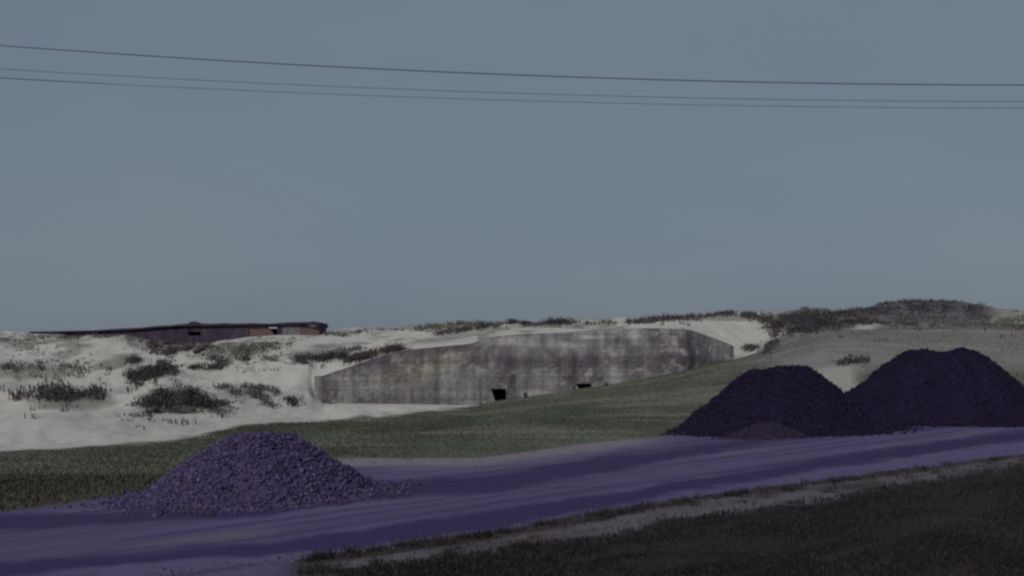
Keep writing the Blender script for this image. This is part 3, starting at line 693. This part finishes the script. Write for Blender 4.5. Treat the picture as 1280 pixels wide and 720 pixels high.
# marram tufts planted where the photo shows dark fringes on the dunes: strokes in photo pixels
STROKES = [  # (points, half thickness px, count, height m, colour)
    ([(160, 452), (176, 452)], 4, 50, .45, 0), ([(157, 470), (178, 474)], 6, 90, .5, 0), ([(175, 471), (205, 463)], 5, 130, .5, 0), ([(203, 462), (222, 468)], 7, 60, .45, 1),
    ([(262, 448), (276, 452)], 3, 30, .4, 0), ([(236, 461), (249, 461)], 3, 30, .4, 1), ([(256, 462), (275, 460), (284, 453), (312, 450)], 2.5, 110, .45, 0), ([(312, 451), (345, 449)], 3, 40, .35, 1),
    ([(262, 437), (330, 433)], 7, 160, .3, 2), ([(330, 434), (365, 427)], 5, 90, .3, 2), ([(290, 441), (318, 439)], 6, 60, .35, 2),
    ([(368, 450), (400, 450), (432, 446)], 3.5, 230, .5, 0), ([(404, 446), (420, 440), (452, 436)], 3, 90, .4, 1), ([(432, 452), (455, 446), (478, 442), (500, 436)], 3, 240, .45, 0),
    ([(270, 486), (300, 484), (330, 487), (352, 494)], 2, 110, .45, 1), ([(310, 488), (328, 500), (340, 508)], 3, 60, .4, 1), ([(358, 500), (368, 506)], 3, 40, .4, 0), ([(290, 490), (300, 494)], 3, 25, .4, 1),
    ([(400, 416), (426, 420), (445, 416), (458, 413)], 2, 70, .4, 1), ([(520, 412), (545, 409), (590, 406), (630, 407)], 3, 200, .45, 2), ([(546, 417), (575, 414), (612, 408)], 2, 130, .4, 0),
    ([(470, 414), (520, 412)], 1.5, 30, .35, 1), ([(655, 407), (720, 405), (800, 403)], 2, 150, .4, 0), ([(800, 402), (850, 398), (905, 392), (940, 395)], 3, 330, .5, 0), ([(935, 395), (960, 402), (975, 410), (968, 420)], 4, 200, .55, 0),
    ([(955, 440), (962, 436), (972, 426)], 3, 50, .45, 0), ([(935, 437), (945, 436)], 3, 40, .4, 0), ([(960, 392), (1000, 388), (1045, 393)], 4, 300, .45, 2), ([(975, 400), (1010, 402), (1050, 398)], 6, 380, .5, 3),
    ([(985, 415), (1005, 413), (1040, 408), (1068, 406)], 5, 300, .5, 0), ([(1050, 397), (1075, 392), (1090, 392)], 5, 120, .45, 1), ([(1075, 403), (1092, 401)], 4, 60, .45, 0), ([(1040, 395), (1072, 391), (1088, 389)], 3, 160, .5, 3), ([(1066, 402), (1100, 404), (1150, 408)], 2.5, 110, .4, 3), ([(1150, 408), (1240, 407)], 2, 70, .4, 1), ([(1085, 391), (1130, 386), (1230, 387)], 7, 420, .4, 3), ([(1090, 399), (1160, 399), (1240, 398)], 6, 300, .35, 1), ([(1100, 381), (1137, 378), (1200, 378)], 2, 110, .4, 3),
    ([(405, 503), (425, 502)], 1.5, 25, .35, 0), ([(455, 503), (475, 503)], 1.2, 16, .3, 0), ([(500, 504), (520, 503.5)], 1, 10, .3, 1), ([(565, 506), (580, 505)], 1, 14, .3, 1),
    ([(160, 425), (205, 422)], 6, 110, .4, 1), ([(185, 434), (222, 440)], 7, 160, .5, 0), ([(225, 432), (262, 434)], 6, 120, .45, 1), ([(1048, 455), (1075, 452), (1092, 452)], 2.5, 70, .4, 0),
    ([(20, 495), (130, 490)], 9, 200, .5, 0), ([(0, 460), (140, 462)], 8, 150, .5, 1), ([(-40, 425), (150, 420)], 5, 140, .45, 1), ([(1230, 404), (1340, 398)], 6, 150, .45, 2),
    ([(160, 520), (230, 528)], 6, 20, .35, 1), ([(182, 518), (200, 515)], 2, 24, .4, 0), ([(262, 514), (278, 516)], 3, 20, .35, 1)]
VC = [(.058, .049, .052), (.085, .080, .076), (.092, .096, .080), (.048, .045, .052)]
bx, by, bz, bh, bc = [], [], [], [], []
su, sp_, sh_, sc_ = [], [], [], []
r = np.random.default_rng(31)
for pts_, th, cnt, hm, ci in STROKES:
    pts_ = np.array(pts_, float); seg = np.linalg.norm(np.diff(pts_, axis=0), axis=1); s = np.concatenate([[0], np.cumsum(seg)])
    q = r.uniform(0, s[-1], cnt)
    gap = fbm(q*.09+pts_[0, 0], q*0+pts_[0, 1], 701, 3) > .36               # the fringes are broken
    spread = np.where(r.uniform(size=cnt) < .25, 1.3, .5)
    su.append((np.interp(q, s, pts_[:, 0])+r.normal(size=cnt)*1.5)[gap]); sp_.append((np.interp(q, s, pts_[:, 1])+r.normal(size=cnt)*th*spread)[gap])
    sh_.append(np.full(gap.sum(), hm)); sc_.append(np.full(gap.sum(), ci))
# thin growth over the back of the dunes
n = 6600
u = r.uniform(-250, 1530, n); p = 404+r.uniform(size=n)**1.3*72
dens = sstep(.46, .66, fbm(u*.021, p*.085, 711, 4))
dens = dens*np.where((u > 868) & (u < 960), .05, 1)*np.where((u > 392) & (u < 915) & (p > 412), 0, 1)*np.where(p > 450, .45, 1)*np.where((u > 955) & (p > 420), .25, 1)
k = r.uniform(size=n) < dens*.8
su.append(u[k]); sp_.append(p[k]); sh_.append(np.full(k.sum(), .26)); sc_.append(np.where(r.uniform(size=k.sum()) < .3, 0, np.where(r.uniform(size=k.sum()) < .5, 1, 2)))
su, sp_, sh_, sc_ = map(np.concatenate, (su, sp_, sh_, sc_))
Hh = hits(su, sp_)
for (x, y, z, ok), hm, ci in zip(Hh, sh_, sc_.astype(int)):
    if not ok: continue
    m = 7; rad = .22*r.uniform(.5, 1.6)
    bx.append(x+r.normal(size=m)*rad); by.append(y+r.normal(size=m)*rad); bz.append(np.full(m, z-.05)); bh.append(hm*r.uniform(.45, 1.15, m)*r.uniform(.6, 1.15))
    bc.append(tint(VC[ci], m, r, .4)*r.uniform(.8, 1.5))
bx, by, bz, bh, bc = map(np.concatenate, (bx, by, bz, bh, bc))
tag(blades('marram_grass', bx, by, bz, bh, .05+.05*r.uniform(size=len(bx)), bc, .7, 3), 'tufted dark dune grass in fringes over the sand', 'dune grass', kind='stuff')

# single shrubs that stand out
def shrub(u, p, wid, hgt, label, ci=0, seed=0, n=700):
    x, y, z = hit(u, p); r = np.random.default_rng(seed)
    root = empty('dune_shrub', (x, y, z)); tag(root, label, 'shrub', 'shrubs on the dunes')
    # twigs
    m = 26; a = r.uniform(0, 2*math.pi, m); rr = r.uniform(.1, .9, m)*wid/2
    V = []; Fc = []
    for i in range(m):
        b = np.array([x+.12*wid*math.cos(a[i]), y+.12*wid*math.sin(a[i]), z-.1]); t = np.array([x+rr[i]*math.cos(a[i]), y+rr[i]*.8*math.sin(a[i]), z+hgt*(1-(rr[i]/(wid/2))**2)**.5*.85])
        k = len(V)
        for j in range(3):
            o_ = .025*np.array([math.cos(j*2.1), math.sin(j*2.1), 0]); V.append(b+o_)
        V.append(t); Fc += [(k, k+1, k+3), (k+1, k+2, k+3), (k+2, k, k+3)]
    mesh_obj('twigs', V, Fc, M_WOOD, root)
    # leaf clumps through an uneven dome
    cl = 14; ca = r.uniform(0, 2*math.pi, cl); cr = np.sqrt(r.uniform(0, 1, cl))*wid*.42; cz = r.uniform(.15, .8, cl)*hgt*(1-(cr/(wid*.5))**2)
    wch = r.integers(0, cl, n); s = .16*wid*r.normal(size=(n, 3))*np.array([1, .8, .45])
    px = x+cr[wch]*np.cos(ca[wch])+s[:, 0]; pyy = y+cr[wch]*.8*np.sin(ca[wch])+s[:, 1]; pz_ = np.maximum(z+.03, z+cz[wch]+s[:, 2]*hgt/wid*2)
    d1 = r.normal(size=(n, 3)); d1 /= np.linalg.norm(d1, axis=1)[:, None]; d2 = np.cross(d1, r.normal(size=(n, 3))); d2 /= np.linalg.norm(d2, axis=1)[:, None]
    L = (.05+.06*r.uniform(size=(n, 1))); C0 = np.stack([px, pyy, pz_], -1)
    V = np.stack([C0-d1*L, C0+d2*L*.5, C0+d1*L, C0-d2*L*.5], 1).reshape(-1, 3)
    Fc = np.arange(n*4).reshape(n, 4)
    mesh_obj('foliage', V, Fc, M_BLADE, root, col=np.repeat(tint(VC[ci], n, r, .4), 4, axis=0))
SH = [(222, 505, 3.4, 1.35, 'largest dark bushy shrub on the sand mound at the left', 0, 1500), (190, 508, 2.2, .8, 'dark shrub at the left end of the bushy sand mound', 0, 800),
      (258, 509, 2.2, .85, 'dark reddish shrub at the right end of the bushy sand mound', 0, 800), (225, 516, 2.4, .5, 'low olive shrub along the front foot of the bushy sand mound', 1, 600),
      (205, 498, 1.8, .8, 'olive shrub on the upper left shoulder of the bushy sand mound', 1, 600), (240, 499, 1.8, .8, 'dark shrub on the upper right shoulder of the bushy sand mound', 0, 600),
      (276, 506, 1.8, .35, 'thin creeping shrub trailing right from the bushy sand mound', 0, 350), (190, 470, 1.8, .6, 'dark shrub on the small dune above the bushy mound', 0, 500),
      (207, 462, 1.5, .8, 'greyish shrub topping the small dune above the bushy mound', 1, 500), (243, 462, 1.0, .4, 'small lone shrub on bare sand right of the small dune', 0, 250),
      (393, 450, 1.6, .6, 'dark shrub at the left end of the fringe above the wing wall', 0, 450), (414, 449, 1.7, .8, 'taller dark shrub midway along the fringe above the wing wall', 0, 450),
      (428, 448, 1.3, .7, 'small dark shrub at the right end of the fringe above the wing wall', 0, 350), (455, 449, 2.0, .6, 'dark shrub directly above the low part of the wing wall', 0, 450),
      (497, 439, 1.8, .7, 'dark shrub where the wing wall top levels out', 0, 450), (609, 409, 1.4, .6, 'small dark shrub on the crest above the left of the main roof', 0, 350),
      (641, 405, 1.5, .75, 'dark pointed bush on the skyline above the left doorway', 0, 450), (655, 406, 1.3, .55, 'smaller dark bush on the skyline just right of the pointed one', 0, 350),
      (688, 405, 1.8, .7, 'left of the two dark bushes on the skyline above the middle of the roof', 0, 450), (706, 404, 1.9, .7, 'right of the two dark bushes on the skyline above the middle of the roof', 0, 450),
      (938, 437, 1.5, .6, 'dark shrub at the bottom of the bright sand hollow', 0, 400), (905, 393, 2.4, .6, 'dark shrub on the rim at the top of the bright sand hollow', 0, 450),
      (972, 411, 2.4, .9, 'dark shrub at the right lip of the bright sand hollow', 0, 600), (1003, 414, 2.2, .8, 'dark bush at the foot of the green hump on the right crest', 3, 600),
      (1030, 409, 2.6, .9, 'dark wide bush right of the foot of the green hump', 3, 600), (1062, 405, 2.0, .8, 'dark bush beside the bright sand patch left of the purplish heath hump', 3, 500),
      (583, 506, .5, .35, 'tiny yellowish plant against the wall left of the doorway', 2, 120), (90, 500, 3.0, 1.1, 'dark shrub on the sand near the left edge of the picture', 0, 900)]
for i, (u, p, wd, hg, lb, ci, n) in enumerate(SH): shrub(u, p, wd, hg, lb, ci, 600+i, n)

# short posts in front of the bunker
for (u, p, h_, lb) in [(657.5, 497.5, .34, 'short dark post stump leaning by the bunker wall between the doorways'), (758.5, 483, .2, 'tiny dark stump right of the right hand doorway')]:
    x, y, z = hit(u, p); y = min(y, BY-.5)
    z = float(height(np.array([u]), np.array([y]))[0])
    o = empty('post_stump', (x, y, z)); tag(o, lb, 'post', 'post stumps by the bunker')
    bm = bmesh.new(); bmesh.ops.create_cone(bm, cap_ends=True, segments=10, radius1=.16, radius2=.13, depth=h_+.3)
    V = np.array([v.co[:] for v in bm.verts]); Fc = [tuple(v.index for v in f.verts) for f in bm.faces]; bm.free()
    V[:, 0] += V[:, 2]*-.25; V += np.array([x, y, z+h_/2-.1])
    mesh_obj('shaft', V, Fc, M_DARKCONC, o)
    mesh_obj('cap', [(x-.17, y-.17, z+h_), (x+.17, y-.17, z+h_+.02), (x+.15, y+.17, z+h_+.03), (x-.17, y+.15, z+h_), (x-.05-.1, y-.1, z+h_+.06), (x+.1, y-.1, z+h_+.07), (x+.1, y+.1, z+h_+.08), (x-.15, y+.1, z+h_+.06)],
             [(0, 1, 5, 4), (1, 2, 6, 5), (2, 3, 7, 6), (3, 0, 4, 7), (4, 5, 6, 7), (3, 2, 1, 0)], M_DARKCONC, o)

# ------------------------------------------------------------------ overhead wires on poles outside the picture
def tube(path, rad, seg=6):
    V = []; Fc = []
    path = np.asarray(path)
    for i, p in enumerate(path):
        t = path[min(i+1, len(path)-1)]-path[max(i-1, 0)]; t /= np.linalg.norm(t)
        a = np.cross(t, [0, 0, 1.]); 
        if np.linalg.norm(a) < 1e-3: a = np.array([1., 0, 0])
        a /= np.linalg.norm(a); b = np.cross(t, a)
        for k in range(seg):
            w = 2*math.pi*k/seg; V.append(p+rad*(math.cos(w)*a+math.sin(w)*b))
    for i in range(len(path)-1):
        for k in range(seg): Fc.append((i*seg+k, i*seg+(k+1) % seg, (i+1)*seg+(k+1) % seg, (i+1)*seg+k))
    Fc += [tuple(range(seg-1, -1, -1)), tuple(range((len(path)-1)*seg, len(path)*seg))]
    return np.array(V), Fc
ends = {}
for (yv, a, d, rad, lb) in [(105.9, 2.9e-5, 21.0, .0175, 'uppermost and thickest overhead cable crossing the sky'), (126.8, 2.4e-5, 20.45, .0085, 'middle thin overhead wire crossing the sky'),
                            (135.0, 2.2e-5, 21.55, .008, 'lowest thin overhead wire crossing the sky')]:
    us_ = np.linspace(-600, 3218, 160)
    path = [(X_of(u, d), d, py2z(yv-a*(u-1309)**2, d)) for u in us_]
    V, Fc = tube(path, rad)
    o = mesh_obj('overhead_wire', V, Fc, M_WIRE, None, smooth=True); tag(o, lb, 'wire', 'overhead wires')
    ends.setdefault('L', []).append(path[0]); ends.setdefault('R', []).append(path[-1])
for side in ('L', 'R'):
    e = ends[side]; x = e[0][0]; sx = -1 if side == 'L' else 1
    zt = e[0][2]-.1
    o = empty('utility_pole', (x, 21.0, 0)); tag(o, 'tall wooden utility pole carrying the wires, left of the view' if side == 'L' else 'tall wooden utility pole carrying the wires, right of the view', 'pole', 'utility poles')
    zz = np.linspace(-.7, zt, 8); V = []; Fc = []
    for i, z in enumerate(zz):
        for k in range(12):
            w = 2*math.pi*k/12; q = .15-.05*i/7; V.append((x+q*math.cos(w), 21+q*math.sin(w), z))
    for i in range(7):
        for k in range(12): Fc.append((i*12+k, i*12+(k+1) % 12, (i+1)*12+(k+1) % 12, (i+1)*12+k))
    Fc.append(tuple(range(84, 96)))
    mesh_obj('shaft', V, Fc, M_WOOD, o)
    zc = min(e[1][2], e[2][2])-.18
    arm = prism('crossarm', [(x-.06+sx*-.16, zc-.12), (x+.06+sx*-.16, zc-.12), (x+.06+sx*-.16, zc), (x-.06+sx*-.16, zc)], 20.2, 21.8, M_WOOD, o)
    for qi, q in enumerate(e):
        V, Fc = tube([(q[0], q[1], q[2]-.2), (q[0], q[1], q[2]-.1), (q[0], q[1], q[2]+.02)], .04, 8)
        mesh_obj('insulator', V, Fc, M_CERAMIC, o if qi == 0 else arm)
